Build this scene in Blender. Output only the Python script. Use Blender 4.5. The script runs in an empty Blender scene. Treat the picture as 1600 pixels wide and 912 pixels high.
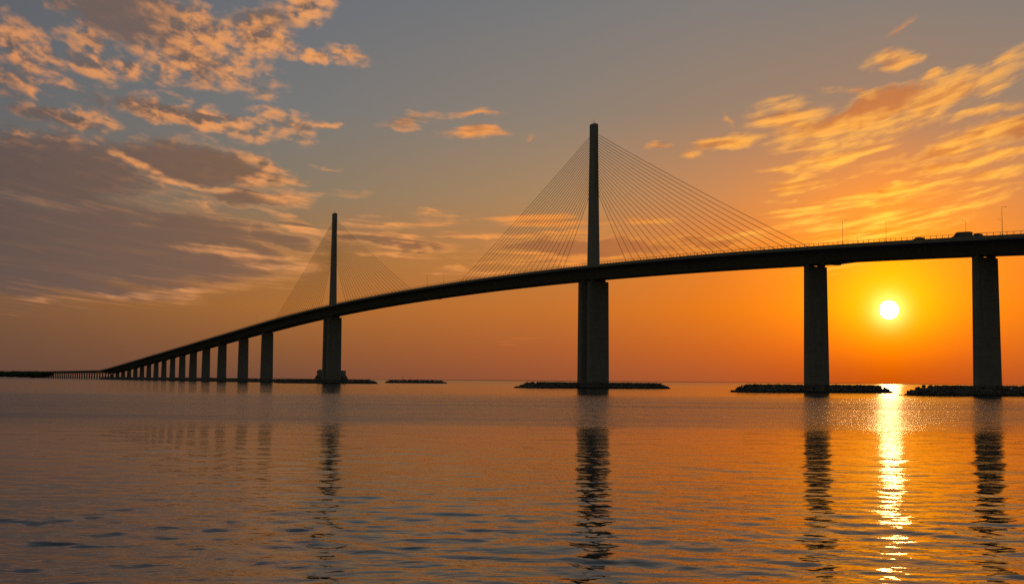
import bpy, bmesh, math, random
import numpy as np
from mathutils import Matrix, Vector
random.seed(7); rng = np.random.default_rng(11)
SC = bpy.context.scene
COL = SC.collection

# ------------------------------------------------------------------ camera
F_PX = 1817.0                       # focal length in pixels of the 1600 px wide photograph
CAM_H = 3.5
ROLL = math.atan(0.0087); PITCH = math.atan(138.0 / F_PX)
cam_data = bpy.data.cameras.new('camera')
cam = bpy.data.objects.new('camera', cam_data); COL.objects.link(cam)
cam_data.sensor_width = 36.0; cam_data.lens = F_PX / 1600.0 * 36.0
cam_data.clip_start = 0.5; cam_data.clip_end = 90000.0
cr, sr, cp, sp = math.cos(ROLL), math.sin(ROLL), math.cos(PITCH), math.sin(PITCH)
right = Vector((cr, -sr * sp, sr * cp)); up = Vector((-sr, -cr * sp, cr * cp)); back = -Vector((0, cp, sp))
cam.matrix_world = Matrix(((right.x, up.x, back.x, 0), (right.y, up.y, back.y, 0), (right.z, up.z, back.z, CAM_H), (0, 0, 0, 1)))
SC.camera = cam

def ray(px, py):                    # direction of a photograph pixel, used only to read angles for the sky
    a, b = px - 800.0, 456.0 - py
    v = right * a + up * b - back * F_PX
    return v.normalized()
def azel(px, py):
    v = ray(px, py)
    return math.degrees(math.atan2(v.x, v.y)), math.degrees(math.asin(v.z))
SUN_AZ, SUN_EL = azel(1389, 484)

# ------------------------------------------------------------------ render settings
SC.render.engine = 'CYCLES'
SC.view_settings.view_transform = 'Standard'; SC.view_settings.look = 'None'
SC.view_settings.exposure = 0.0; SC.view_settings.gamma = 1.0
SC.view_settings.use_curve_mapping = False
SC.cycles.max_bounces = 4; SC.cycles.glossy_bounces = 3; SC.cycles.diffuse_bounces = 3
SC.cycles.sample_clamp_direct = 9.0; SC.cycles.sample_clamp_indirect = 7.0
SC.cycles.use_denoising = False; SC.cycles.denoiser = 'OPENIMAGEDENOISE'
SC.cycles.denoising_input_passes = 'RGB_ALBEDO_NORMAL'

# ------------------------------------------------------------------ node helper
def s2l(c):
    return tuple((v / 255 / 12.92) if v / 255 <= 0.04045 else ((v / 255 + 0.055) / 1.055) ** 2.4 for v in c)
class X:
    """a socket with arithmetic"""
    nt = None
    def __init__(s, sock): s.s = sock
    @staticmethod
    def m(op, *a, clamp=False):
        n = X.nt.nodes.new('ShaderNodeMath'); n.operation = op; n.use_clamp = clamp
        for i, v in enumerate(a):
            if isinstance(v, X): X.nt.links.new(v.s, n.inputs[i])
            else: n.inputs[i].default_value = v
        return X(n.outputs[0])
    def __add__(s, o): return X.m('ADD', s, o)
    def __radd__(s, o): return X.m('ADD', s, o)
    def __sub__(s, o): return X.m('SUBTRACT', s, o)
    def __rsub__(s, o): return X.m('SUBTRACT', o, s)
    def __mul__(s, o): return X.m('MULTIPLY', s, o)
    def __rmul__(s, o): return X.m('MULTIPLY', s, o)
    def __truediv__(s, o): return X.m('DIVIDE', s, o)
def new(kind, **kw):
    n = X.nt.nodes.new(kind)
    for k, v in kw.items(): setattr(n, k, v)
    return n
def link(a, b): X.nt.links.new(a.s if isinstance(a, X) else a, b)
def smooth(x, a, b, lo=0.0, hi=1.0):
    n = new('ShaderNodeMapRange', interpolation_type='SMOOTHSTEP')
    link(x, n.inputs['Value'])
    n.inputs['From Min'].default_value = a; n.inputs['From Max'].default_value = b
    n.inputs['To Min'].default_value = lo; n.inputs['To Max'].default_value = hi
    return X(n.outputs['Result'])
def lin(x, a, b, lo=0.0, hi=1.0):
    n = new('ShaderNodeMapRange'); link(x, n.inputs['Value'])
    n.inputs['From Min'].default_value = a; n.inputs['From Max'].default_value = b
    n.inputs['To Min'].default_value = lo; n.inputs['To Max'].default_value = hi
    return X(n.outputs['Result'])
def mixc(f, a, b, mode='MIX'):
    n = new('ShaderNodeMix', data_type='RGBA', blend_type=mode, clamp_factor=True)
    for v, i in ((f, 0), (a, 6), (b, 7)):
        if isinstance(v, X): link(v, n.inputs[i])
        elif isinstance(v, tuple): n.inputs[i].default_value = (*v, 1)
        else: n.inputs[i].default_value = v
    return X(n.outputs[2])
def comb(x, y, z=0.0):
    n = new('ShaderNodeCombineXYZ')
    for v, i in ((x, 0), (y, 1), (z, 2)):
        if isinstance(v, X): link(v, n.inputs[i])
        else: n.inputs[i].default_value = v
    return X(n.outputs[0])
def noise(vec, scale, detail=4, rough=0.55, dist=0.0, lac=2.0):
    n = new('ShaderNodeTexNoise'); link(vec, n.inputs['Vector'])
    n.inputs['Scale'].default_value = scale; n.inputs['Detail'].default_value = detail
    n.inputs['Roughness'].default_value = rough; n.inputs['Distortion'].default_value = dist
    n.inputs['Lacunarity'].default_value = lac
    return X(n.outputs[0])
def ramp(x, stops):
    n = new('ShaderNodeValToRGB'); link(x, n.inputs[0]); r = n.color_ramp
    r.interpolation = 'EASE' if False else 'LINEAR'
    while len(r.elements) < len(stops): r.elements.new(0.5)
    for e, (p, c) in zip(r.elements, stops): e.position = p
    for e, (p, c) in zip(r.elements, stops): e.color = (*c, 1)
    return X(n.outputs[0])

# ------------------------------------------------------------------ world: the evening sky and its clouds
W = bpy.data.worlds.new('World'); SC.world = W; W.use_nodes = True
X.nt = W.node_tree
for n in list(W.node_tree.nodes): W.node_tree.nodes.remove(n)
tc = new('ShaderNodeTexCoord')
sep = new('ShaderNodeSeparateXYZ'); link(tc.outputs['Generated'], sep.inputs[0])
dx, dy, dz = X(sep.outputs[0]), X(sep.outputs[1]), X(sep.outputs[2])
az = X.m('ARCTAN2', dx, dy) * 57.29578
el = X.m('ARCSINE', X.m('MINIMUM', X.m('MAXIMUM', dz, -1.0), 1.0)) * 57.29578
sd = X.m('ABSOLUTE', az - SUN_AZ)
ELS = [0, 1.5, 3.5, 6, 9, 13, 18, 30, 60]
TAB = {  # sky colour by distance in azimuth from the sun, bottom to top
 0:  [(204,82,6),(248,108,0),(258,128,2),(258,142,16),(238,142,60),(166,130,104),(136,126,118),(86,88,94),(54,60,70)],
 8:  [(176,87,44),(206,101,34),(231,121,26),(230,130,46),(206,138,84),(156,130,108),(132,125,120),(84,87,94),(52,60,70)],
 16: [(152,83,52),(175,95,48),(197,113,46),(196,128,64),(172,134,94),(142,128,114),(122,121,121),(80,86,94),(50,58,70)],
 29: [(121,78,58),(144,91,53),(170,108,52),(162,114,68),(138,121,99),(120,119,117),(108,111,117),(70,80,92),(46,56,70)],
 42: [(102,72,58),(112,79,60),(128,90,60),(112,90,72),(107,101,95),(103,104,106),(95,98,104),(62,72,86),(44,54,70)],
}
e01 = (el + 2.0) / 62.0
cols = {}
for d, row in TAB.items():
    cols[d] = ramp(e01, [((e + 2.0) / 62.0, s2l(c)) for e, c in zip(ELS, row)])
ks = sorted(TAB); base = cols[ks[0]]
for a, b in zip(ks[:-1], ks[1:]): base = mixc(lin(sd, a, b), base, cols[b])
# physical twilight sky takes over behind the viewer
sky = new('ShaderNodeTexSky', sky_type='NISHITA', sun_disc=False)
sky.sun_elevation = math.radians(SUN_EL); sky.sun_rotation = math.radians(SUN_AZ)
sky.dust_density = 3.0; sky.air_density = 1.2
nish = mixc(1.0, X(sky.outputs[0]), (0.085, 0.070, 0.058), 'MULTIPLY')
base = mixc(smooth(sd, 55, 110), base, nish)
# glow round the sun
sv = Vector((math.sin(math.radians(SUN_AZ)) * math.cos(math.radians(SUN_EL)), math.cos(math.radians(SUN_AZ)) * math.cos(math.radians(SUN_EL)), math.sin(math.radians(SUN_EL))))
dn = new('ShaderNodeVectorMath', operation='DISTANCE'); link(tc.outputs['Generated'], dn.inputs[0]); dn.inputs[1].default_value = sv
th = X(dn.outputs['Value']) * 57.29578
def gauss(t, s): return X.m('EXPONENT', X.m('MULTIPLY', X.m('POWER', t / s, 2.0), -1.0))
def scaled(c, f):
    return mixc(1.0, comb(f, f, f), c, 'MULTIPLY')
g1 = gauss(th, 5.2); g2 = gauss(th, 2.3); g3 = gauss(th, 0.72)
gup = smooth(el, 0.2, 4.2)
gup2 = gup * 0.75 + 0.25
glow = mixc(1.0, scaled((0.50, 0.0, 0.0), g1 * gup), scaled((0.0, 0.16, 0.0), g1 * gup), 'ADD')
glow = mixc(1.0, glow, scaled((0.6, 0.32, 0.0), g2 * gup2), 'ADD')
glow = mixc(1.0, glow, scaled((1.1, 0.75, 0.26), g3), 'ADD')

# cloud domain: degrees of azimuth and elevation, flattening towards the horizon
elp = X.m('MAXIMUM', el, -1.0)
v0 = X.m('LOGARITHM', elp + 3.0, math.e) * 28.0 - az * az * 0.012
dom = comb(az, v0)
ae = comb(az, el)
warp = noise(comb(az * 0.5, v0 * 0.5, 3.1), 0.9, 3, 0.6)
warp2 = noise(comb(az * 0.5, v0 * 0.5, 9.7), 0.9, 3, 0.6)
aew = comb(az + (warp - 0.5) * 2.2, el + (warp2 - 0.5) * 1.3)
def blobs(items, vec=None):
    acc = None
    for (px, py, rx, ry, rot, w) in items:
        a, e = azel(px, py)
        mp = new('ShaderNodeMapping', vector_type='TEXTURE'); link(vec or aew, mp.inputs['Vector'])
        mp.inputs['Location'].default_value = (a, e, 0)
        mp.inputs['Rotation'].default_value = (0, 0, math.radians(rot))
        mp.inputs['Scale'].default_value = (rx / 31.7, ry / 31.7, 1)
        g = new('ShaderNodeTexGradient', gradient_type='SPHERICAL'); link(mp.outputs[0], g.inputs[0])
        t = X.m('MULTIPLY', X(g.outputs[1]), w * 1.6, clamp=True) if w == 1 else X.m('MULTIPLY', X(g.outputs[1]), w * 1.6)
        acc = t if acc is None else X.m('MAXIMUM', acc, t)
    return acc
# clouds with a thick grey body (the bank on the left, the long bars)
thick = [(60,268,260,80,-2,1),(300,256,205,48,-7,1),(60,385,440,115,0,1),(290,385,250,78,-7,1),(390,310,130,17,-4,.75),(560,372,130,20,-5,.65),(440,372,110,24,-12,.8),
         (210,22,190,66,-10,1),(270,62,130,46,-35,.9),(400,30,110,36,0,.6),(240,172,150,26,-8,.75),(90,180,120,22,-8,.75),(20,120,90,60,-20,.5),(150,60,50,24,-10,.5),
         (930,386,250,22,0,.95),(640,384,120,16,-4,.7),(1350,176,170,30,17,.95),(1250,200,90,20,0,.6),(1590,200,100,24,8,.8),(1110,378,130,14,0,.7),
         (820,530,90,9,0,.30),(1480,148,110,22,20,.7),(1470,240,180,16,8,.5),(560,300,90,14,0,.3)]
thin = [(340,72,160,62,-28,1),(260,100,90,40,-20,.9),(400,60,90,50,-10,.9),(140,86,70,46,-30,1),(205,100,40,24,-30,.8),(25,62,60,46,-45,.95),(65,88,60,26,-40,.9),(480,8,60,36,0,.95),(430,62,50,32,10,.95),(548,88,56,22,-14,.9),
        (492,86,30,16,0,.85),(100,130,70,13,-5,.8),(45,145,110,18,-35,.8),(330,188,190,30,-8,.95),(300,160,130,14,-6,.7),(450,192,105,24,-6,1),(505,196,60,13,-4,.95),(125,184,80,20,-6,.85),
        (510,262,46,9,-4,.75),(415,250,70,22,-24,.95),(420,286,90,13,4,.95),(250,275,130,12,-26,.85),(300,292,110,10,-6,.8),(450,308,70,16,6,.85),(330,328,110,9,-8,.75),(460,350,80,16,-22,.85),
        (360,395,120,13,-4,.7),(440,412,120,13,0,.75),(230,458,150,14,3,.6),(80,468,120,8,0,.4),(60,215,140,9,-4,.4),
        (645,186,78,15,6,.95),(740,210,95,13,0,.95),(750,179,85,11,6,.85),(835,216,30,8,0,.8),(570,350,100,20,-3,.85),(620,372,130,14,-8,.8),
        (700,350,150,20,2,.8),(840,345,170,17,0,.9),(600,352,110,10,4,.85),(760,372,110,10,-3,.8),(610,392,120,10,-6,.7),(680,335,70,9,6,.7),(745,345,70,9,0,.7),(860,366,200,10,2,.8),(1010,340,90,12,0,.6),(900,404,240,12,0,.95),(720,424,150,12,0,.5),
        (1030,226,42,8,0,.9),(1140,223,80,15,6,.95),(1130,188,26,11,-40,.6),(1080,242,26,14,0,.45),
        (1400,46,46,13,32,.85),(1396,98,48,26,-5,1),(1470,112,34,8,8,.8),(1235,185,95,42,0,.95),(1330,205,160,38,10,1),(1430,182,140,26,20,1),(1480,140,120,26,22,.9),(1575,108,90,28,28,1),(1340,150,60,16,-10,.8),
        (1545,172,80,15,8,.95),(1530,215,110,24,14,.95),(1590,232,90,16,12,.9),(1330,238,130,26,14,1),(1230,288,110,17,6,.8),(1240,262,80,12,0,.6),(1450,262,190,18,8,.8),(1540,275,140,14,8,.8),
        (1380,318,170,22,8,.95),(1250,335,160,18,2,.85),(1330,350,240,22,2,.9),(1500,325,200,20,8,.85),(1180,372,150,22,2,.75),(1370,372,190,16,3,.95),(1300,350,150,12,-2,.95),(1450,345,130,10,6,.9),(1380,300,150,9,6,.9),(1260,312,90,8,4,.8),(1530,300,120,9,9,.8),(1350,418,150,11,5,1),(1010,424,90,8,4,.4),
        (800,445,120,7,0,.35),(880,432,120,6,0,.4)]
Mt = blobs(thick); Mn = blobs(thin)
high = smooth(el, 7, 12)
left = smooth(az, -5, -10)
mot = high * (left * 0.75 + 0.25)
def density(ox, oy, det):
    d1 = comb(az * 0.62 + ox, v0 + oy, 0.0)
    n1 = noise(d1, 0.36, det, 0.52, 0.25)
    n2 = noise(comb(az * 0.9 - v0 * 0.25 + ox, v0 * 0.85 + az * 0.1 + oy, 7.0), 1.22, det, 0.50, 0.2)
    n3 = noise(comb(az * 0.20 + ox * 0.4, v0 * 1.0 + oy, 4.0), 0.75, det, 0.58, 0.5)   # long streaks
    tex = (n2 * mot + n3 * (1.0 - mot)) * 0.72 + n1 * 0.46
    return tex - 0.59
t0_ = density(0, 0, 6); t1_ = density(0.34, -0.38, 3)
fine = noise(comb(az * 0.35 + v0 * 0.1, v0 * 1.3, 12.0), 2.2, 4, 0.6, 0.4) - 0.5
lowr = smooth(el, 10.5, 8.0) * smooth(az, 2, 10)
Dn = Mn * 1.0 + t0_ * (lowr * 2.2 + 3.4) - lowr * 0.34 + fine * (0.45 + smooth(az, 4, 12) * 0.5) - 0.36
Dk = Mt * 1.2 + t0_ * (1.35 + smooth(el, 9.5, 13.0) * 0.8) + fine * 0.22 - 0.36
cov_n = smooth(Dn, -0.15, 1.10) * smooth(Mn, 0.0, 0.45)
cov_k = smooth(Dk, -0.08, 0.75) * smooth(Mt, 0.0, 0.35)
relief = X.m('MULTIPLY', (t0_ - t1_), 5.5)
# colours by distance from the sun
lit = ramp(sd / 45.0, [(0.0, (1.55, 0.72, 0.075)), (0.14, (1.15, 0.50, 0.075)), (0.30, s2l((250,152,60))), (0.6, s2l((238,160,94))), (1.0, s2l((214,142,92)))])
lit = mixc(smooth(el, 9.0, 13.5) * smooth(sd, 0, 16, 0.9, 0.0), lit, s2l((248,170,82)))
shade = ramp(sd / 45.0, [(0.0, s2l((236,134,40))), (0.25, s2l((186,112,62))), (0.55, s2l((142,102,72))), (0.8, s2l((114,90,78))), (1.0, s2l((94,80,76)))])
shade = mixc(smooth(el, 9, 15) * 0.45, shade, s2l((116,104,100)))
litf_n = X.m('ADD', smooth(Dn, 1.7, 0.6, 0.22, 0.80) + fine * 0.8, relief * 1.1, clamp=True)
edge_k = smooth(Dk, 0.50, 0.12) * (smooth(az, -23, -11) * 0.75 + 0.15)
litf_k = X.m('ADD', edge_k, relief * smooth(Dk, 0.9, 0.3, 0.05, 0.6), clamp=True)
body_k = mixc(litf_k, shade, lit)
body_n = mixc(litf_n, shade, lit)
skyc = mixc(1.0, base, glow, 'ADD')
skyc = mixc(cov_k * 0.94, skyc, body_k)
skyc = mixc(cov_n * 0.92, skyc, body_n)
disc = smooth(th, 0.47, 0.36)
skyc = mixc(1.0, skyc, scaled((24.0, 13.0, 4.0), disc), 'ADD')
bg = new('ShaderNodeBackground'); link(skyc, bg.inputs[0]); bg.inputs[1].default_value = 1.0
wo = new('ShaderNodeOutputWorld'); link(bg.outputs[0], wo.inputs[0])
W.cycles.sampling_method = 'MANUAL'; W.cycles.sample_map_resolution = 1024

sun_data = bpy.data.lights.new('sun', 'SUN'); sun = bpy.data.objects.new('sun', sun_data); COL.objects.link(sun)
sun_data.energy = 0.015; sun_data.angle = math.radians(1.0); sun_data.color = (1.0, 0.55, 0.22)
sun.rotation_euler = sv.to_track_quat('Z', 'Y').to_euler()
#SKYEND

# ------------------------------------------------------------------ materials
def material(name, build):
    m = bpy.data.materials.new(name); m.use_nodes = True; X.nt = m.node_tree
    p = m.node_tree.nodes['Principled BSDF']; build(p); return m
def concrete(col, rough=0.85, scale=0.35, amt=0.35, joints=False):
    def b(p):
        g = new('ShaderNodeNewGeometry'); pos = X(g.outputs['Position'])
        s = new('ShaderNodeSeparateXYZ'); link(pos, s.inputs[0])
        n1 = noise(pos, scale, 6, 0.6)
        streak = noise(comb(X(s.outputs[0]) * 1.2, X(s.outputs[1]) * 1.2, X(s.outputs[2]) * 0.06), 0.9, 4, 0.6)
        f = n1 * 0.5 + streak * 0.5
        c = mixc(smooth(f, 0.35, 0.65), tuple(v * (1 - amt) for v in col), col)
        if joints:
            z = X(s.outputs[2]); fr = X.m('ABSOLUTE', X.m('FRACT', z / 3.05) - 0.5)
            c = mixc(smooth(fr, 0.470, 0.485) * 0.55, c, tuple(v * .35 for v in col))
            seg = new('ShaderNodeTexWhiteNoise', noise_dimensions='1D'); link(X.m('FLOOR', z / 3.05 + 0.5), seg.inputs['W'])
            c = mixc(X(seg.outputs[0]) * 0.22, c, tuple(v * .6 for v in col))
            c = mixc(smooth(z + (n1 - 0.5) * 1.4, 3.4, 2.2) * 0.8, c, (0.05, 0.05, 0.038))
        link(c, p.inputs['Base Color']); p.inputs['Roughness'].default_value = rough
        bp = new('ShaderNodeBump'); link(noise(pos, 2.5, 4), bp.inputs['Height']); bp.inputs['Strength'].default_value = 0.3; bp.inputs['Distance'].default_value = 0.05
        link(bp.outputs[0], p.inputs['Normal'])
    return b
def plain(col, rough=0.5, metal=0.0):
    def b(p):
        g = new('ShaderNodeNewGeometry')
        n = noise(X(g.outputs['Position']), 1.5, 3)
        link(mixc(n, tuple(v * 0.8 for v in col), col), p.inputs['Base Color'])
        p.inputs['Roughness'].default_value = rough; p.inputs['Metallic'].default_value = metal
    return b
M_CONC = material('concrete', concrete((0.33, 0.32, 0.30), amt=0.15))
M_PIER = material('pier_concrete', concrete((0.31, 0.30, 0.28), amt=0.25, joints=True))
M_ASPH = material('asphalt', concrete((0.055, 0.055, 0.058), 0.9, 0.8, 0.2))
M_STEEL = material('galvanised_steel', plain((0.30, 0.31, 0.32), 0.5, 0.6))
M_CABLE = material('cable_sheath', plain((0.30, 0.20, 0.05), 0.5))
M_DARK = material('dark_rubber', plain((0.02, 0.02, 0.02), 0.8))
M_GLASS = material('vehicle_glass', plain((0.02, 0.025, 0.03), 0.08))
M_RED = material('beacon_red', plain((0.35, 0.02, 0.02), 0.3))
M_WHITE = material('white_paint', plain((0.6, 0.6, 0.58), 0.4))
M_GREY = material('grey_paint', plain((0.12, 0.125, 0.13), 0.35))
M_MAROON = material('dark_red_paint', plain((0.09, 0.02, 0.02), 0.35))
def rockmat(p):
    g = new('ShaderNodeNewGeometry'); pos = X(g.outputs['Position'])
    n1 = noise(pos, 0.6, 5, 0.65); s = new('ShaderNodeSeparateXYZ'); link(pos, s.inputs[0])
    wet = smooth(X(s.outputs[2]) + (n1 - 0.5) * 0.6, 0.3, 0.8)
    c = mixc(smooth(n1, 0.35, 0.65), (0.12, 0.11, 0.095), (0.24, 0.22, 0.19))
    c = mixc(wet, (0.05, 0.05, 0.04), c)
    link(c, p.inputs['Base Color']); p.inputs['Roughness'].default_value = 0.9
    bp = new('ShaderNodeBump'); link(noise(pos, 3.0, 5), bp.inputs['Height']); bp.inputs['Distance'].default_value = 0.15
    link(bp.outputs[0], p.inputs['Normal'])
M_ROCK = material('riprap_rock', rockmat)
M_LEAF = material('dark_foliage', plain((0.05, 0.07, 0.03), 0.9))
M_LAND = material('low_land', plain((0.12, 0.11, 0.08), 0.95))

# ------------------------------------------------------------------ mesh helpers
def mesh_obj(name, verts, faces, mat, parent=None, smooth_shade=False):
    me = bpy.data.meshes.new(name); me.from_pydata([tuple(v) for v in verts], [], faces); me.update()
    if smooth_shade: me.polygons.foreach_set('use_smooth', [True] * len(me.polygons))
    me.materials.append(mat)
    o = bpy.data.objects.new(name, me); COL.objects.link(o)
    if parent: o.parent = parent
    return o
class MB:
    def __init__(s): s.v = []; s.f = []
    def add(s, v, f):
        k = len(s.v); s.v += [tuple(p) for p in v]; s.f += [tuple(i + k for i in q) for q in f]
    def box(s, c, sz, R=None, bev=0.0):
        hx, hy, hz = (a / 2 for a in sz)
        if bev > 0:   # vertical edges chamfered
            b = bev
            ring = [(-hx + b, -hy), (hx - b, -hy), (hx, -hy + b), (hx, hy - b), (hx - b, hy), (-hx + b, hy), (-hx, hy - b), (-hx, -hy + b)]
        else: ring = [(-hx, -hy), (hx, -hy), (hx, hy), (-hx, hy)]
        n = len(ring)
        P = [Vector((x, y, -hz)) for x, y in ring] + [Vector((x, y, hz)) for x, y in ring]
        if R: P = [R @ p for p in P]
        P = [p + Vector(c) for p in P]
        F = [(i, (i + 1) % n, n + (i + 1) % n, n + i) for i in range(n)] + [tuple(range(n))[::-1], tuple(range(n, 2 * n))]
        s.add(P, F); return s
    def loft(s, rings, cap=True):
        n = len(rings[0]); V = [p for r in rings for p in r]; F = []
        for k in range(len(rings) - 1):
            for i in range(n):
                j = (i + 1) % n; F.append((k * n + i, k * n + j, (k + 1) * n + j, (k + 1) * n + i))
        if cap: F += [tuple(range(n))[::-1], tuple(range((len(rings) - 1) * n, len(rings) * n))]
        s.add(V, F); return s
    def tube(s, a, b, r0, r1=None, n=6):
        a, b = Vector(a), Vector(b); r1 = r0 if r1 is None else r1
        d = (b - a).normalized(); u = d.orthogonal().normalized(); w = d.cross(u)
        ring = lambda c, r: [c + (u * math.cos(t) + w * math.sin(t)) * r for t in (2 * math.pi * i / n for i in range(n))]
        return s.loft([ring(a, r0), ring(b, r1)])
    def build(s, name, mat, parent=None, sm=False): return mesh_obj(name, s.v, s.f, mat, parent, sm)
def empty(name, loc=(0, 0, 0), rz=0.0):
    o = bpy.data.objects.new(name, None); COL.objects.link(o); o.location = loc; o.rotation_euler = (0, 0, rz)
    o.empty_display_size = 1.0; return o
def tag(o, label=None, cat=None, group=None, kind=None):
    if label: o['label'] = label
    if cat: o['category'] = cat
    if group: o['group'] = group
    if kind: o['kind'] = kind
    return o
def copy_tree(o, parent=None):
    c = o.copy(); COL.objects.link(c)
    if parent: c.parent = parent
    for ch in [x for x in bpy.data.objects if x.parent == o]: copy_tree(ch, c)
    return c

# ------------------------------------------------------------------ bridge line
P1 = np.array([40.18, 572.675]); U = np.array([-0.48398, 0.87508]); NRM = np.array([U[1], -U[0]])
SPAN = 368.2
DECK_ANG = math.atan2(U[1], U[0])
def gp(t, off=0.0): p = P1 + U * t + NRM * off; return float(p[0]), float(p[1])
T_END = 1290.0
def zp(t):                     # top of the parapet
    if t < 140: return 60.3 - 7.8e-5 * (t - 140) ** 2
    d = t - 150
    if t < 150: return 60.3
    if d < 357: return 60.3 - 7.0e-5 * d * d
    z = 60.3 - 7.0e-5 * 357 ** 2 - 0.0499 * (d - 357)
    k = 2.5                    # short sag where the ramp meets the low trestle
    zl = 13.2
    return 0.5 * (z + zl + math.sqrt((z - zl) ** 2 + k))
def zroad(t): return zp(t) - 0.85
def V3(t, off, z): x, y = gp(t, off); return Vector((x, y, z))
def depth_at(t):
    if -160 < t < SPAN + 160: return 4.7
    e = min(abs(t + 160), abs(t - SPAN - 160)); return 4.7 - 0.6 * min(1, e / 10.0)
def sweep(name, t0, t1, step, section, mat, parent, local):
    ts = np.arange(t0, t1 + 0.01, step); rings = []
    for t in ts:
        rings.append([V3(t, o_, z) - local for o_, z in section(t)])
    return MB().loft(rings).build(name, mat, parent)
ORG = Vector((*gp(0), 0))
bridge = empty('cable_stayed_bridge', ORG)
tag(bridge, 'long dark concrete cable-stayed bridge with two single pylons climbing over the water', 'bridge')
TS0, TS1 = -440.0, 1300.0
sweep('deck', TS0, TS1, 10, lambda t: [(-14.5, zroad(t)), (-14.5, zroad(t) - .42), (-9.3, zroad(t) - .95), (-4.85, zroad(t) - depth_at(t)),
      (4.85, zroad(t) - depth_at(t)), (9.3, zroad(t) - .95), (14.5, zroad(t) - .42), (14.5, zroad(t))], M_CONC, bridge, ORG)
sweep('road_surface', TS0 + 1, TS1 - 1, 10, lambda t: [(-13.9, zroad(t) + .004), (-13.9, zroad(t) + .05), (13.9, zroad(t) + .05), (13.9, zroad(t) + .004)], M_ASPH, bridge, ORG)
for s in (-1, 1):
    sweep('parapet', TS0, TS1, 10, lambda t: [(s * 14.56, zroad(t) - .12), (s * 14.56, zroad(t) + .85), (s * 14.3, zroad(t) + .85), (s * 14.02, zroad(t) + .06)][::s], M_CONC, bridge, ORG)
sweep('median_barrier', TS0, TS1, 10, lambda t: [(-1.9, zroad(t) + .054), (-1.7, zroad(t) + .75), (1.7, zroad(t) + .75), (1.9, zroad(t) + .054)], M_CONC, bridge, ORG)
for s in (-1, 1):
    off = s * 14.42
    rail = sweep('railing', TS0, TS1, 5, lambda t: [(off - .06, zp(t) + .78), (off + .06, zp(t) + .78), (off + .06, zp(t) + .90), (off - .06, zp(t) + .90)], M_STEEL, bridge, ORG)
    rest = MB(); k = 0
    for t in np.arange(-262, 1280, 2.4):
        a, b = V3(t, off, zp(t) - .01) - ORG, V3(t, off, zp(t) + .775) - ORG
        R = Matrix.Rotation(DECK_ANG, 3, 'Z')
        if k < 100 and s == -1:
            MB().box((a + b) / 2, (.10, .14, (b - a).z), R).build('post', M_STEEL, rail)
        else: rest.box((a + b) / 2, (.10, .14, (b - a).z), R)
        k += 1
    tag(rest.build('post', M_STEEL, rail), kind='stuff')
RB = Matrix.Rotation(DECK_ANG, 3, 'Z')          # local x along the bridge, y across
def slab(mb, t, off, z0, z1, la, lp, la2=None, lp2=None, ch=0.35, cup=0.0):
    """vertical shaft: la along, lp across at the top, la2/lp2 at the bottom"""
    la2 = la2 or la; lp2 = lp2 or lp; rings = []
    c = V3(t, off, 0) - ORG
    for z, a, p in ((z0, la2, lp2), (z1, la, lp)):
        hx, hy, b = a / 2, p / 2, min(ch, a / 2.5)
        ring = [(-hx + b, -hy), (hx - b, -hy), (hx, -hy + b), (hx, hy - b), (hx - b, hy), (-hx + b, hy), (-hx, hy - b), (-hx, -hy + b)]
        rings.append([c + RB @ Vector((x, y, 0)) + Vector((0, 0, z)) for x, y in ring])
    mb.loft(rings); return mb
PIERS = [-154.0, -230.3, -304.5, -378.5, 534.2, 609.1, 684.3, 747.4, 802.5, 852.7, 900.1, 945.0]
t = 988.0
while t < 1296: PIERS.append(t); t += 42.0
for t in PIERS:
    soff = zroad(t) - depth_at(t)
    big = t < 760
    lp = float(np.interp(t, [540, 610, 685, 748, 803, 853, 900, 1300], [10.4, 9.2, 8.4, 8.0, 7.6, 6.6, 5.6, 4.6]))
    pier = slab(MB(), t, 0, -6.0, soff - 1.0, 2.5, lp, 3.0, lp + .9, .55).build('pier', M_PIER, bridge)
    slab(MB(), t, 0, soff - 1.02, soff - 0.72, 2.5, lp, ch=.55).build('pier_cap', M_PIER, pier)
    for s in (-1, 1):
        slab(MB(), t, s * 2.9, soff - 0.74, soff + .05, 1.9, 2.5, ch=.1).build('bearing_block', M_PIER, pier)
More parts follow.
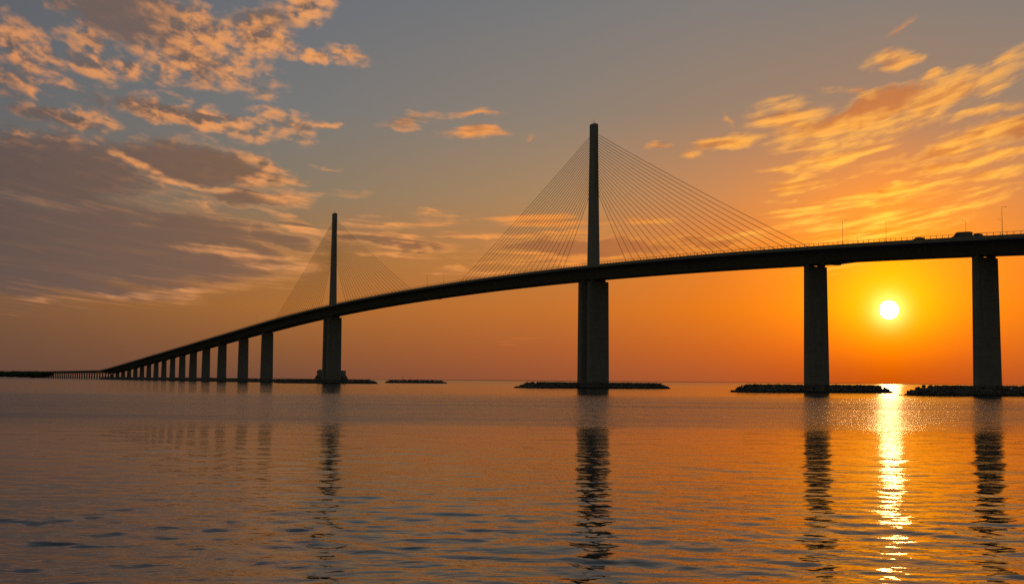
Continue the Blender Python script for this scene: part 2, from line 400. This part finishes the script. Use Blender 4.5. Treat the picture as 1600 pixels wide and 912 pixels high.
for t in (0.0, SPAN):
    soff = zroad(t) - depth_at(t)
    mp = slab(MB(), t, 0, -8, 3.4, 11.9, 11.9, ch=.8).build('main_pier', M_PIER, bridge)
    for s in (-1, 1):
        w = slab(MB(), t + s * 4.25, 0, 3.3, soff - 1.15, 3.0, 11.0, 3.3, 11.5, .5).build('pier_wall', M_PIER, mp)
        slab(MB(), t + s * 4.25, 0, soff - 1.16, soff + .25, 2.6, 7.4, ch=.2).build('bearing_block', M_PIER, mp)
    # pylon: a slender tapering shaft with a cable groove on the two faces along the bridge
    rings = []
    zb = zroad(t) + .06
    for k in range(13):
        z = zb + (131.0 - zb) * k / 12; f = k / 12
        la, lp = 4.9 + (4.0 - 4.9) * f, 4.7 + (2.95 - 4.7) * min(1, f * 1.25)
        hx, hy, b, g = la / 2, lp / 2, .32, .12
        ring = [(-hx + b, -hy), (hx - b, -hy), (hx, -hy + b), (hx, -.55), (hx - g, -.5), (hx - g, .5), (hx, .55), (hx, hy - b), (hx - b, hy), (-hx + b, hy), (-hx, hy - b), (-hx, .55), (-hx + g, .5), (-hx + g, -.5), (-hx, -.55), (-hx, -hy + b)]
        c = V3(t, 0, z) - ORG
        rings.append([c + RB @ Vector((x, y, 0)) for x, y in ring])
    pyl = MB().loft(rings).build('pylon', M_CONC, bridge)
    mb = MB(); c = V3(t, 0, 131) - ORG
    mb.box(c + Vector((0, 0, .18)), (3.2, 2.2, .3), RB); mb.build('pylon_cap', M_CONC, pyl)
    MB().tube(c + Vector((0, 0, .3)), c + Vector((0, 0, 2.9)), .10, .05).build('lightning_rod', M_STEEL, pyl)
    for q in (-1, 1):
        a = c + RB @ Vector((q * 1.2, 0, .3))
        MB().tube(a, a + Vector((0, 0, .55)), .16, .13, 8).build('aviation_light', M_RED, pyl)
    # stays: one fan in the middle of the deck on either side
    for s in (-1, 1):
        for k in range(21):
            td = t + s * (30.0 + 6.22 * k); z_top = 98.5 + 27.7 * (k / 20.0) ** 0.95
            f = (z_top - zb) / (131 - zb); hx = (4.9 - .9 * f) / 2 - .1
            A = V3(t + s * hx, 0, z_top) - ORG; B = V3(td, 0, zroad(td) + .7) - ORG
            d = (A - B).normalized(); L = (A - B).length
            mb = MB(); sag = L * 0.006; prev = B
            for q in range(1, 7):
                f_ = q / 6; p = B.lerp(A, f_) - Vector((0, 0, 4 * sag * f_ * (1 - f_)))
                mb.tube(prev, p, .105, n=5); prev = p
            mb.tube(B - d * .4, B + d * 2.6, .2, .17, 6)
            mb.build('stay_cable', M_CABLE, bridge)
for tj in (184.0, -162.0, SPAN + 162.0):
    mb = MB(); c = V3(tj, 0, zroad(tj) - depth_at(tj) - .12) - ORG
    mb.box(c, (2.2, 8.5, .5), RB).build('expansion_joint', M_STEEL, bridge)

# ------------------------------------------------------------------ low trestle and causeway beyond the foot of the bridge
T0 = 1306.0
tres = empty('trestle_bridge', V3(T0, 0, 0)); tag(tres, 'low level trestle road bridge on many short piles at the foot of the long ramp', 'bridge')
O2 = V3(T0, 0, 0); zt = 13.2
sweep('deck', T0, 2260, 20, lambda t: [(-14.3, zt - .85), (-14.3, zt - 1.5), (-12, zt - 1.6), (-12, zt - 2.9), (12, zt - 2.9), (12, zt - 1.6), (14.3, zt - 1.5), (14.3, zt - .85)], M_CONC, tres, O2)
for s in (-1, 1):
    sweep('parapet', T0, 2260, 20, lambda t: [(s * 14.4, zt - 1.0), (s * 14.4, zt), (s * 14.1, zt), (s * 14.1, zt - 1.0)][::s], M_CONC, tres, O2)
t = T0 + 4
while t < 2250:
    mb = MB()
    mb.box(V3(t, 0, 3.0) - O2, (1.3, 1.7, 16.4), RB)
    mb.box(V3(t, 0, zt - 3.3) - O2, (1.5, 16, .8), RB)
    mb.build('trestle_column', M_PIER, tres); t += 24.0

# ------------------------------------------------------------------ rock islands
def rock_templates(n=7):
    out = []
    for k in range(n):
        bm = bmesh.new(); bmesh.ops.create_icosphere(bm, subdivisions=1, radius=1.0)
        r = random.Random(k * 31 + 5)
        for v in bm.verts:
            v.co *= r.uniform(.68, 1.12); v.co.x = max(-.8, min(.8, v.co.x)); v.co.z = max(-.62, min(.62, v.co.z))
        bm.verts.ensure_lookup_table()
        V = np.array([v.co[:] for v in bm.verts]); Fc = [tuple(v.index for v in f.verts) for f in bm.faces]; bm.free(); out.append((V, Fc))
    return out
ROCKS = rock_templates()
def rot3(a, b, c):
    return np.array(Matrix.Rotation(a, 3, 'X') @ Matrix.Rotation(b, 3, 'Y') @ Matrix.Rotation(c, 3, 'Z'))
def rock_island(cx, cy, L, B, H, ang, label, n=900, size=.82, seed=1, cat='rock island', spill=None):
    """long heap of quarry stones, L and B half length and half width"""
    r = random.Random(seed); root = empty('rock_island', (cx, cy, 0), ang)
    tag(root, label, cat, 'rock islands round the bridge piers')
    def ends(a): return 1.0 if abs(a) < 1 else 0.0
    def hgt(x, y):
        e = max(0.0, (L - abs(x)) / 7.0); w = max(0.0, (B * math.sqrt(max(0.0, 1 - (x / (L + .01)) ** 6)) - abs(y)) / 5.0)
        return H * min(1.0, e, w)
    # body
    nx, ny = 60, 24; V = []; Fc = []
    for i in range(nx + 1):
        for j in range(ny + 1):
            x = -L + 2 * L * i / nx; y = -B + 2 * B * j / ny
            V.append((x, y, hgt(x, y) - .75 + r.uniform(-.12, .12)))
    for i in range(nx):
        for j in range(ny):
            a = i * (ny + 1) + j; Fc.append((a, a + 1, a + ny + 2, a + ny + 1))
    vs = [np.array(V)]; fs = list(Fc); k = len(V)
    for i in range(n):
        x = r.uniform(-L, L); y = r.uniform(-B, B)
        if r.random() < .35: y = r.choice((-1, 1)) * r.uniform(B - 6, B)
        h = hgt(x, y)
        if h <= 0.02 and r.random() < .9: continue
        s = size * r.uniform(.55, 1.25); T, F = ROCKS[r.randrange(len(ROCKS))]
        P = (T * np.array([s, s * r.uniform(.7, 1), s * r.uniform(.55, .85)])) @ rot3(r.uniform(-.4, .4), r.uniform(-.4, .4), r.uniform(0, 6.3)).T
        P = P + np.array([x, y, h - .38 * s + r.uniform(-.12, .16)])
        vs.append(P); fs += [tuple(q + k for q in f) for f in F]; k += len(P)
    if spill:
        for i in range(spill[2]):
            x = r.uniform(spill[0], spill[1]); y = r.uniform(-3, 3); s = r.uniform(.4, .8); T, F = ROCKS[r.randrange(len(ROCKS))]
            P = T * s + np.array([x, y, -.15]); vs.append(P); fs += [tuple(q + k for q in f) for f in F]; k += len(P)
    tag(mesh_obj('rubble', np.vstack(vs), fs, M_ROCK, root), kind='stuff')
    return root
A_X = DECK_ANG - math.pi / 2          # the islands run across the bridge line
def isl(t, a, b, B, H, label, seed, **kw):
    off = (b - a) / 2; x, y = gp(t, off)
    return rock_island(x, y, (a + b) / 2, B, H, A_X, label, seed=seed, **kw)
isl(0, 43, 45, 12, 2.75, 'long flat riprap island round the foot of the nearer, taller pylon', 1)
isl(-154, 39, 35.6, 11, 2.75, 'flat rock island round the pier left of the sun', 2)
isl(-230.3, 33.8, 48, 11, 3.0, 'rock island cut by the right edge, round the pier right of the sun', 3, spill=(-44.5, -40.5, 12))
isl(SPAN, 45, 38, 12, 3.0, 'low dark island round the foot of the farther, smaller pylon', 4)
isl(534.2, 40, 38, 9, 3.0, 'thin rock island at the first pier left of the farther pylon', 5, n=300)
isl(609.1, 40, 38, 9, 3.0, 'thin rock island at the second pier left of the farther pylon', 6, n=250)
isl(684.3, 40, 38, 9, 3.0, 'thin rock island at the third pier left of the farther pylon', 7, n=250)
isl(747.4, 40, 38, 9, 3.0, 'thin rock island at the fourth pier left of the farther pylon', 8, n=200)
far_isl = rock_island(-92, 1120, 31, 10, 3.1, 0.0, 'separate long low rock islet between the two pylons, far off', seed=9, n=300)

# sheet-pile protection cell behind the farther pylon
def cell(x, y, r, h, label, seed):
    rr = random.Random(seed); root = empty('protective_cell', (x, y, 0)); tag(root, label, 'protective cell')
    ring = lambda rad, z: [Vector((math.cos(a) * rad * (1 + .012 * (i % 2)), math.sin(a) * rad * (1 + .012 * (i % 2)), z)) for i, a in ((i, 2 * math.pi * i / 48) for i in range(48))]
    MB().loft([ring(r, -4), ring(r, h), ring(r * .96, h + .25)]).build('cell_wall', M_PIER, root)
    vs = []; fs = []; k = 0
    for i in range(170):
        a = rr.uniform(0, 6.283); d = rr.uniform(r * .98, r + 3); z = max(0, h * .6 * (1 - (d - r) / 3)); s = rr.uniform(.7, 1.4)
        T, F = ROCKS[rr.randrange(7)]; P = T * s + np.array([math.cos(a) * d, math.sin(a) * d, z - .4]); vs.append(P); fs += [tuple(q + k for q in f) for f in F]; k += len(P)
    for i in range(60):
        a = rr.uniform(1.9, 4.2); d = r * math.sqrt(rr.random()) * .9; s = rr.uniform(.7, 1.3)
        T, F = ROCKS[rr.randrange(7)]; P = T * s + np.array([math.cos(a) * d, math.sin(a) * d, h + .2]); vs.append(P); fs += [tuple(q + k for q in f) for f in F]; k += len(P)
    tag(mesh_obj('rubble', np.vstack(vs), fs, M_ROCK, root), kind='stuff'); return root
cell(-143.5, 930.0, 11.3, 9.9, 'squat round caisson heaped with stones behind the farther pylon foot', 3)

# little beacons on the far islet
for px_, h, lab in ((-104, 3.2, 'thin beacon post on the far islet, leftmost and tallest'), (-97, 2.0, 'short beacon post in the middle of the far islet'), (-90.5, 1.7, 'short beacon post on the right half of the far islet')):
    b = empty('beacon_post', (px_, 1120, 3.0)); tag(b, lab, 'beacon', 'beacons on the far islet')
    MB().tube((0, 0, -.5), (0, 0, h), .14, .1).build('pole', M_STEEL, b)
    MB().tube((0, 0, h), (0, 0, h + .5), .3, .22, 8).build('lantern', M_DARK, b)

# ------------------------------------------------------------------ street lamps on the deck
lamp0 = empty('street_lamp')
MB().tube((0, 0, 0), (0, 0, .5), .16, .16, 8).build('base', M_STEEL, lamp0)
MB().tube((0, 0, .5), (0, 0, 9.2), .075, .045, 8).build('pole', M_STEEL, lamp0)
mb = MB(); pts = [(0, 0, 9.1), (0, .5, 9.3), (0, 1.0, 9.36), (0, 1.5, 9.36)]
for a, b in zip(pts[:-1], pts[1:]): mb.tube(a, b, .035, .03, 6)
mb.build('arm', M_STEEL, lamp0)
mb = MB(); mb.loft([[Vector((x * s, y, 9.38 + z * s)) for x, z in ((-.15, -.04), (.15, -.04), (.12, .06), (-.12, .06))] for y, s in ((1.3, .55), (1.5, 1), (1.95, 1), (2.15, .5))]).build('lamp_head', M_GREY, lamp0)
LAMPS = [(-248.2, -1, 0, 'street lamp nearest the right edge of the picture, on the near parapet'),
         (-211.4, 1, 0, 'street lamp on the far side of the deck, rising above the vans'),
         (-226.0, 1, -.6, 'faint thin street lamp just left of the rightmost lamp'),
         (-202.4, -1, -1.6, 'street lamp on the near parapet straight above the sun'),
         (-161.5, 1, -2.0, 'faint far side street lamp left of the one above the sun'),
         (-182.5, -1, 0, 'street lamp between the end of the stays and the sun'),
         (141.3, -1, -1.0, 'right hand lamp of the right pair between the two cable fans'),
         (164.9, -1, -1.0, 'right hand lamp of the left pair between the two cable fans'),
         (204.6, 1, -1.6, 'left hand lamp of the right pair between the two cable fans'),
         (229.7, 1, -1.6, 'left hand lamp of the left pair between the two cable fans'),
         (519.7, -1, -1.0, 'street lamp on the ramp just left of the farther cable fan'),
         (628.6, 1, -1.0, 'leftmost street lamp on the ramp beyond the farther cable fan')]
for i, (t, s, dz, lab) in enumerate(LAMPS):
    o = lamp0 if i == 0 else copy_tree(lamp0)
    o.location = V3(t, s * 14.2, zroad(t) + .8); o.rotation_euler = (0, 0, DECK_ANG + (0 if s == 1 else math.pi))
    o.scale = (1, 1, (8.5 + dz) / 9.2)
    tag(o, lab, 'street lamp', 'street lamps along the bridge deck')

# ------------------------------------------------------------------ vehicles
def vehicle(name, label, cat, prof, width, glass, wheels, paint, t, off, direction=1, hood_lights=True, extra=None, wr=.36):
    """prof: side outline (x forward, z); glass: list of side-window outlines"""
    root = empty(name, V3(t, off, zroad(t) + .05), DECK_ANG + (0 if direction > 0 else math.pi))
    root.rotation_euler = (0, math.atan((zroad(t) - zroad(t + direction)) / 1.0), DECK_ANG + (0 if direction > 0 else math.pi))
    tag(root, label, cat)
    hw = width / 2
    zmin = min(z for x, z in prof); zmax = max(z for x, z in prof)
    def inset(z): return hw - .16 * max(0, (z - .95)) / max(.3, zmax - .95) - (.04 if z < .4 else 0)
    n = len(prof); rings = []
    for s, k in ((-1, .94), (-1, 1), (1, 1), (1, .94)):
        rings.append([Vector((x * (1 if k == 1 else .985), s * inset(z) * (1 if k == 1 else 1) + (s * .05 if k != 1 else 0), z if k == 1 else z * .97 + .03)) for x, z in prof])
    MB().loft([rings[0], rings[1], rings[2], rings[3]]).build('body', paint, root)
    for poly in glass:
        for s in (-1, 1):
            a = [Vector((x, s * (inset(z) + .06), z)) for x, z in poly]; b = [Vector((x, s * (inset(z) - .05), z)) for x, z in poly]
            MB().loft([a, b]).build('side_window', M_GLASS, root)
    if extra: extra(root, hw)
    for x in wheels:
        for s in (-1, 1):
            c = Vector((x, s * (hw - .08), wr))
            w = MB().tube(c - Vector((0, .11, 0)), c + Vector((0, .11, 0)), wr, wr, 18).build('wheel', M_DARK, root)
            MB().tube(c - Vector((0, .13, 0)), c + Vector((0, .13, 0)), wr * .55, wr * .55, 12).build('rim', M_STEEL, w)
    xf = max(x for x, z in prof); xb = min(x for x, z in prof)
    for s in (-1, 1):
        MB().box((xf - .05, s * (hw - .3), .72), (.16, .34, .17)).build('headlight', M_WHITE, root)
        MB().box((xb + .05, s * (hw - .2), .88), (.16, .18, .3)).build('tail_light', M_RED, root)
    return root
def screen(poly_x, z0, z1, x0, x1, w):
    def f(root, hw):
        a = [Vector((x0, -w, z0)), Vector((x0, w, z0)), Vector((x1, w * .93, z1)), Vector((x1, -w * .93, z1))]
        b = [p + Vector((.05, 0, .03)) for p in a]
        MB().loft([a, b]).build('windscreen', M_GLASS, root)
    return f
suv = [(-2.3, .35), (-2.35, .75), (-2.3, 1.15), (-2.05, 1.72), (-1.6, 1.78), (.35, 1.76), (1.1, 1.18), (2.1, 1.02), (2.35, .8), (2.35, .35)]
vehicle('suv', 'small dark estate car on the deck, left of the two vans', 'car', suv, 1.85, [[(-1.95, 1.15), (-1.8, 1.62), (-.85, 1.65), (-.85, 1.15)], [(-.75, 1.15), (-.75, 1.65), (.25, 1.63), (.85, 1.15)]],
        (-1.45, 1.45), M_MAROON, -213.0, -11.0, 1, extra=screen(0, 1.2, 1.7, 1.08, .42, .74))
van = [(-3.3, .4), (-3.35, 1.0), (-3.3, 2.55), (-3.1, 2.68), (1.2, 2.66), (1.7, 2.45), (2.4, 1.45), (3.2, 1.18), (3.35, .9), (3.35, .4)]
vehicle('box_van', 'tall dark van, the bigger box shape above the parapet near the right edge', 'van', van, 2.1, [[(1.0, 1.5), (1.0, 2.15), (1.6, 2.15), (2.15, 1.5)], [(-.2, 1.5), (-.2, 2.15), (.8, 2.15), (.8, 1.5)]],
        (-2.1, 2.2), M_GREY, -230.6, -11.0, 1, extra=screen(0, 1.5, 2.35, 2.36, 1.78, .85), wr=.4)
pick = [(-2.9, .55), (-2.95, 1.15), (-1.0, 1.15), (-.9, 1.85), (.7, 1.85), (1.35, 1.25), (2.6, 1.12), (2.85, .9), (2.85, .5)]
vehicle('pickup_truck', 'low dark pickup truck close behind the tall van', 'pickup truck', pick, 1.95, [[(-.8, 1.25), (-.75, 1.72), (.6, 1.72), (1.05, 1.25)]],
        (-1.8, 1.8), M_GREY, -236.8, -11.0, 1, extra=screen(0, 1.25, 1.8, 1.32, .75, .78), wr=.4)
mini = [(-2.5, .35), (-2.55, .9), (-2.45, 2.05), (-2.2, 2.15), (.7, 2.12), (1.6, 1.35), (2.4, 1.1), (2.5, .8), (2.5, .35)]
vehicle('minivan', 'pale minivan half seen behind the railing, right of the pickup truck', 'minivan', mini, 1.95, [[(-2.2, 1.3), (-2.15, 1.95), (-.9, 1.95), (-.9, 1.3)], [(-.75, 1.3), (-.75, 1.95), (.6, 1.93), (1.2, 1.3)]],
        (-1.6, 1.6), M_WHITE, -230.5, 6.5, -1, extra=screen(0, 1.4, 2.05, 1.62, .78, .8))

# ------------------------------------------------------------------ far land
def strip(name, pts, z0, z1f, mat, width, step=None):
    V = []; F = []
    n = len(pts)
    for i, (x, y) in enumerate(pts):
        j = min(i + 1, n - 1); k = max(i - 1, 0)
        d = Vector((pts[j][0] - pts[k][0], pts[j][1] - pts[k][1])).normalized(); nn = Vector((-d.y, d.x))
        h = z1f(i)
        for s, z in ((-1, z0), (-.8, h * .7), (-.3, h), (.4, h * .96), (.85, h * .6), (1, z0)):
            V.append((x + nn.x * s * width, y + nn.y * s * width, z))
    for i in range(n - 1):
        for j in range(5): a = i * 6 + j; F.append((a, a + 6, a + 7, a + 1))
    F += [tuple(range(6))[::-1], tuple(range((n - 1) * 6, n * 6))]
    return mesh_obj(name, V, F, mat)
# low shore to the left, under and beyond the ramp
shore = strip('shore', [(-2600 + i * 30, 3300 - i * 24 + 20 * math.sin(i * .7)) for i in range(44)], -2, lambda i: 2.2 + .5 * math.sin(i * 1.3), M_LAND, 60); shore['kind'] = 'structure'
def woods(name, pts, hbase, n, seed, label, sz=5.0, spread=40):
    r = random.Random(seed); vs = []; fs = []; k = 0
    for i in range(n):
        f = r.random() * (len(pts) - 1); a = int(f); q = f - a
        x = pts[a][0] * (1 - q) + pts[a + 1][0] * q + r.uniform(-spread, spread) * .3; y = pts[a][1] * (1 - q) + pts[a + 1][1] * q + r.uniform(-spread, spread)
        s = sz * r.uniform(.7, 1.15); T, F = ROCKS[r.randrange(7)]
        P = T * np.array([s * 1.3, s * 1.3, s]) + np.array([x, y, hbase * r.uniform(.55, 1.0)])
        P = P + np.random.default_rng(i).uniform(-.4, .4, P.shape) * sz * .25
        vs.append(P); fs += [tuple(z + k for z in t_) for t_ in F]; k += len(P)
    o = mesh_obj(name, np.vstack(vs), fs, M_LEAF); tag(o, label, 'woods', None, 'stuff'); return o
cw = [(-1900, 2960), (-1400, 2600), (-1000, 2330), (-915, 2290)]
woods('far_woods', cw, 9.5, 1500, 4, 'dark mass of far trees on the low shore at the left edge', 6.5, 25)
# land strip along the horizon to the right and low spit behind the ramp piers
fs_ = strip('far_shore', [(-9000 + i * 500, 11000 + 260 * math.sin(i * .45)) for i in range(70)], -3, lambda i: 3.6 + 1.2 * math.sin(i * .37) + .8 * math.sin(i * 1.1), M_LAND, 200); fs_['kind'] = 'structure'
spit = strip('spit', [(-300 - i * 14, 1180 + i * 24) for i in range(20)], -2, lambda i: 3.3 + .5 * math.sin(i * 1.7), M_LAND, 12); spit['kind'] = 'structure'

# ------------------------------------------------------------------ water
def watermat(p):
    g = new('ShaderNodeNewGeometry'); pos = X(g.outputs['Position'])
    s = new('ShaderNodeSeparateXYZ'); link(pos, s.inputs[0]); px, py = X(s.outputs[0]), X(s.outputs[1])
    p.inputs['Base Color'].default_value = (0.012, 0.016, 0.017, 1)
    p.inputs['IOR'].default_value = 1.333; p.inputs['Specular IOR Level'].default_value = 0.8; p.inputs['Roughness'].default_value = 0.025
    # drifting wind lanes: a broad ruffled belt with soft ragged borders, calmer water before and beyond it
    lane = noise(comb(px * 0.004, py * 0.02), 1.0, 5, 0.65)
    lane2 = noise(comb(px * 0.02, py * 0.10, 5.0), 1.0, 4, 0.6)
    yy = py + (lane - 0.5) * 46.0 + (lane2 - 0.5) * 40.0 - px * 0.10
    ruff = smooth(yy, 72, 108) * smooth(yy, 318, 205)
    calm = smooth(yy, 205, 318)
    far = smooth(py, 500, 1600)
    patch = noise(comb(px * 0.03, py * 0.06), 1.0, 3, 0.5)
    gust = smooth(noise(comb(px * 0.006, py * 0.035, 8.0), 1.0, 4, 0.6), 0.42, 0.68)
    w1 = comb(px * 0.34 + py * 0.08, py * 1.0 - px * 0.10, 0.0)
    h1 = noise(w1, 0.45, 3, 0.5); h2 = noise(comb(px * smooth(py, 70, 130, 0.34, 0.16) + py * 0.08, py * 1.0 - px * 0.10, 0.0), 1.7, 3, 0.55, 0.3); h3 = noise(comb(px * .4, py, 2.0), 6.0, 3, 0.6)
    H = h1 * (smooth(py, 45, 130) * 0.16) + h2 * (0.020 + 0.020 * patch) + h3 * smooth(py, 20, 90, 0.0022, 0.0062)
    spk = noise(comb(px * 0.55, py * 0.10, 3.0), 1.0, 5, 0.75)
    amp = 1.0 + ruff * (smooth(spk, 0.36, 0.64) * 1.3 + gust * 0.4) + smooth(py, 35, 80) * 0.35 - calm * 0.35
    bp = new('ShaderNodeBump'); link(H * amp, bp.inputs['Height']); bp.inputs['Strength'].default_value = 1.0; bp.inputs['Distance'].default_value = 1.0
    link(bp.outputs[0], p.inputs['Normal'])
    link(smooth(py, 15, 70, 0.008, 0.02) + ruff * (0.10 + lane2 * 0.12 + gust * 0.06) + calm * 0.08 + far * 0.08, p.inputs['Roughness'])
M_WATER = material('sea_water', watermat)
def build_water():
    na, nr = 760, 1500
    a = np.radians(np.linspace(-33, 33, na))
    # rows equally spaced in screen height, from 8 m to 420 m
    s = np.linspace(1 / 5.0, 1 / 420.0, nr); r = 1 / s
    dr = np.gradient(r)
    A, R = np.meshgrid(a, r); Xc, Yc = R * np.sin(A), R * np.cos(A)
    DR = np.abs(dr)[:, None]
    Z = np.zeros_like(Xc); g = np.random.default_rng(5)
    N = 110
    lam = np.exp(g.uniform(np.log(0.28), np.log(7.0), N))
    th = math.radians(258) + g.normal(0, 1.0, N) * np.interp(lam, [0.35, 1.2, 7.0], [0.85, 0.75, 0.38]); ph = g.uniform(0, 6.283, N)
    # slope per component: strongest between .8 and 3 m
    slope = 0.0068 * np.exp(-((np.log(lam) - math.log(1.5)) / 1.1) ** 2) * np.interp(lam, [0.3, 1.0, 1.8, 3.0], [1.35, 1.15, 0.8, 0.62])
    grp = 0.65 + 0.7 * (0.5 + 0.5 * np.sin(Xc * 0.11 + Yc * 0.16 + 1.3 * np.sin(Yc * 0.05)) * np.sin(Xc * 0.07 - Yc * 0.10 + 2))
    for i in range(N):
        k = 2 * math.pi / lam[i]; amp = slope[i] / k * 1.62
        fade = np.clip((lam[i] / (3.0 * DR) - 1.0), 0, 1) 
        if fade.max() <= 0: continue
        phs = k * (Xc * math.cos(th[i]) + Yc * math.sin(th[i])) + ph[i]
        Z += amp * fade * (np.sin(phs) + 0.22 * np.sin(2 * phs + 1.57))
    Z *= grp * np.clip((420 - R) / 120, 0, 1)
    V = np.stack([Xc, Yc, Z], -1).reshape(-1, 3)
    idx = np.arange(na * nr).reshape(nr, na)
    q = np.stack([idx[:-1, :-1], idx[1:, :-1], idx[1:, 1:], idx[:-1, 1:]], -1).reshape(-1, 4)
    # outer sheet: coarse ring out to the horizon and round the sides, joined to the fan border
    extra_v = []; extra_f = []
    rs = [420, 700, 1200, 2500, 6000, 20000, 80000]
    base_n = len(V)
    cols_far = list(range(0, na, 23)); 
    if cols_far[-1] != na - 1: cols_far.append(na - 1)
    prev = None
    for j, rr in enumerate(rs):
        row = []
        if j == 0:
            row = [int(idx[-1, c]) for c in cols_far]
        else:
            for c in cols_far:
                extra_v.append((rr * math.sin(a[c]), rr * math.cos(a[c]), 0.0)); row.append(base_n + len(extra_v) - 1)
        if prev is not None:
            for i in range(len(row) - 1): extra_f.append((prev[i], row[i], row[i + 1], prev[i + 1]))
        prev = row
    # the rest of the circle
    angs = np.radians(np.linspace(33, 327, 60)); rr2 = [5, 30, 120, 420, 1500, 8000, 80000]
    k0 = base_n + len(extra_v)
    for rr in rr2:
        for an in angs: extra_v.append((rr * math.sin(an), rr * math.cos(an), -0.004))
    for i in range(len(rr2) - 1):
        for j in range(59):
            p = k0 + i * 60 + j; extra_f.append((p, p + 60, p + 61, p + 1))
    k1 = base_n + len(extra_v); extra_v.append((0, 0, -0.004))
    allr = np.radians(np.linspace(0, 354, 60)); k2 = base_n + len(extra_v)
    for an in allr: extra_v.append((5.2 * math.sin(an), 5.2 * math.cos(an), -0.03))
    for j in range(60): extra_f.append((k1, k2 + j, k2 + (j + 1) % 60))
    V = np.vstack([V, np.array(extra_v)]); 
    me = bpy.data.meshes.new('water'); me.vertices.add(len(V)); me.vertices.foreach_set('co', V.astype(np.float32).ravel())
    quads = [f for f in extra_f if len(f) == 4]; tris = [f for f in extra_f if len(f) == 3]
    Q = np.vstack([q, np.array(quads)]); nl = Q.size + 3 * len(tris)
    me.loops.add(nl); me.loops.foreach_set('vertex_index', np.concatenate([Q.ravel(), np.array(tris).ravel()]).astype(np.int32))
    me.polygons.add(len(Q) + len(tris))
    st = np.concatenate([np.arange(len(Q)) * 4, len(Q) * 4 + np.arange(len(tris)) * 3]).astype(np.int32)
    me.polygons.foreach_set('loop_start', st)
    me.polygons.foreach_set('use_smooth', np.ones(len(st), bool))
    me.update(calc_edges=True); me.validate()
    bm_up = me.polygons[0].normal.z
    if bm_up < 0: me.flip_normals()
    me.materials.append(M_WATER)
    o = bpy.data.objects.new('water', me); COL.objects.link(o); o['kind'] = 'structure'; return o
build_water()
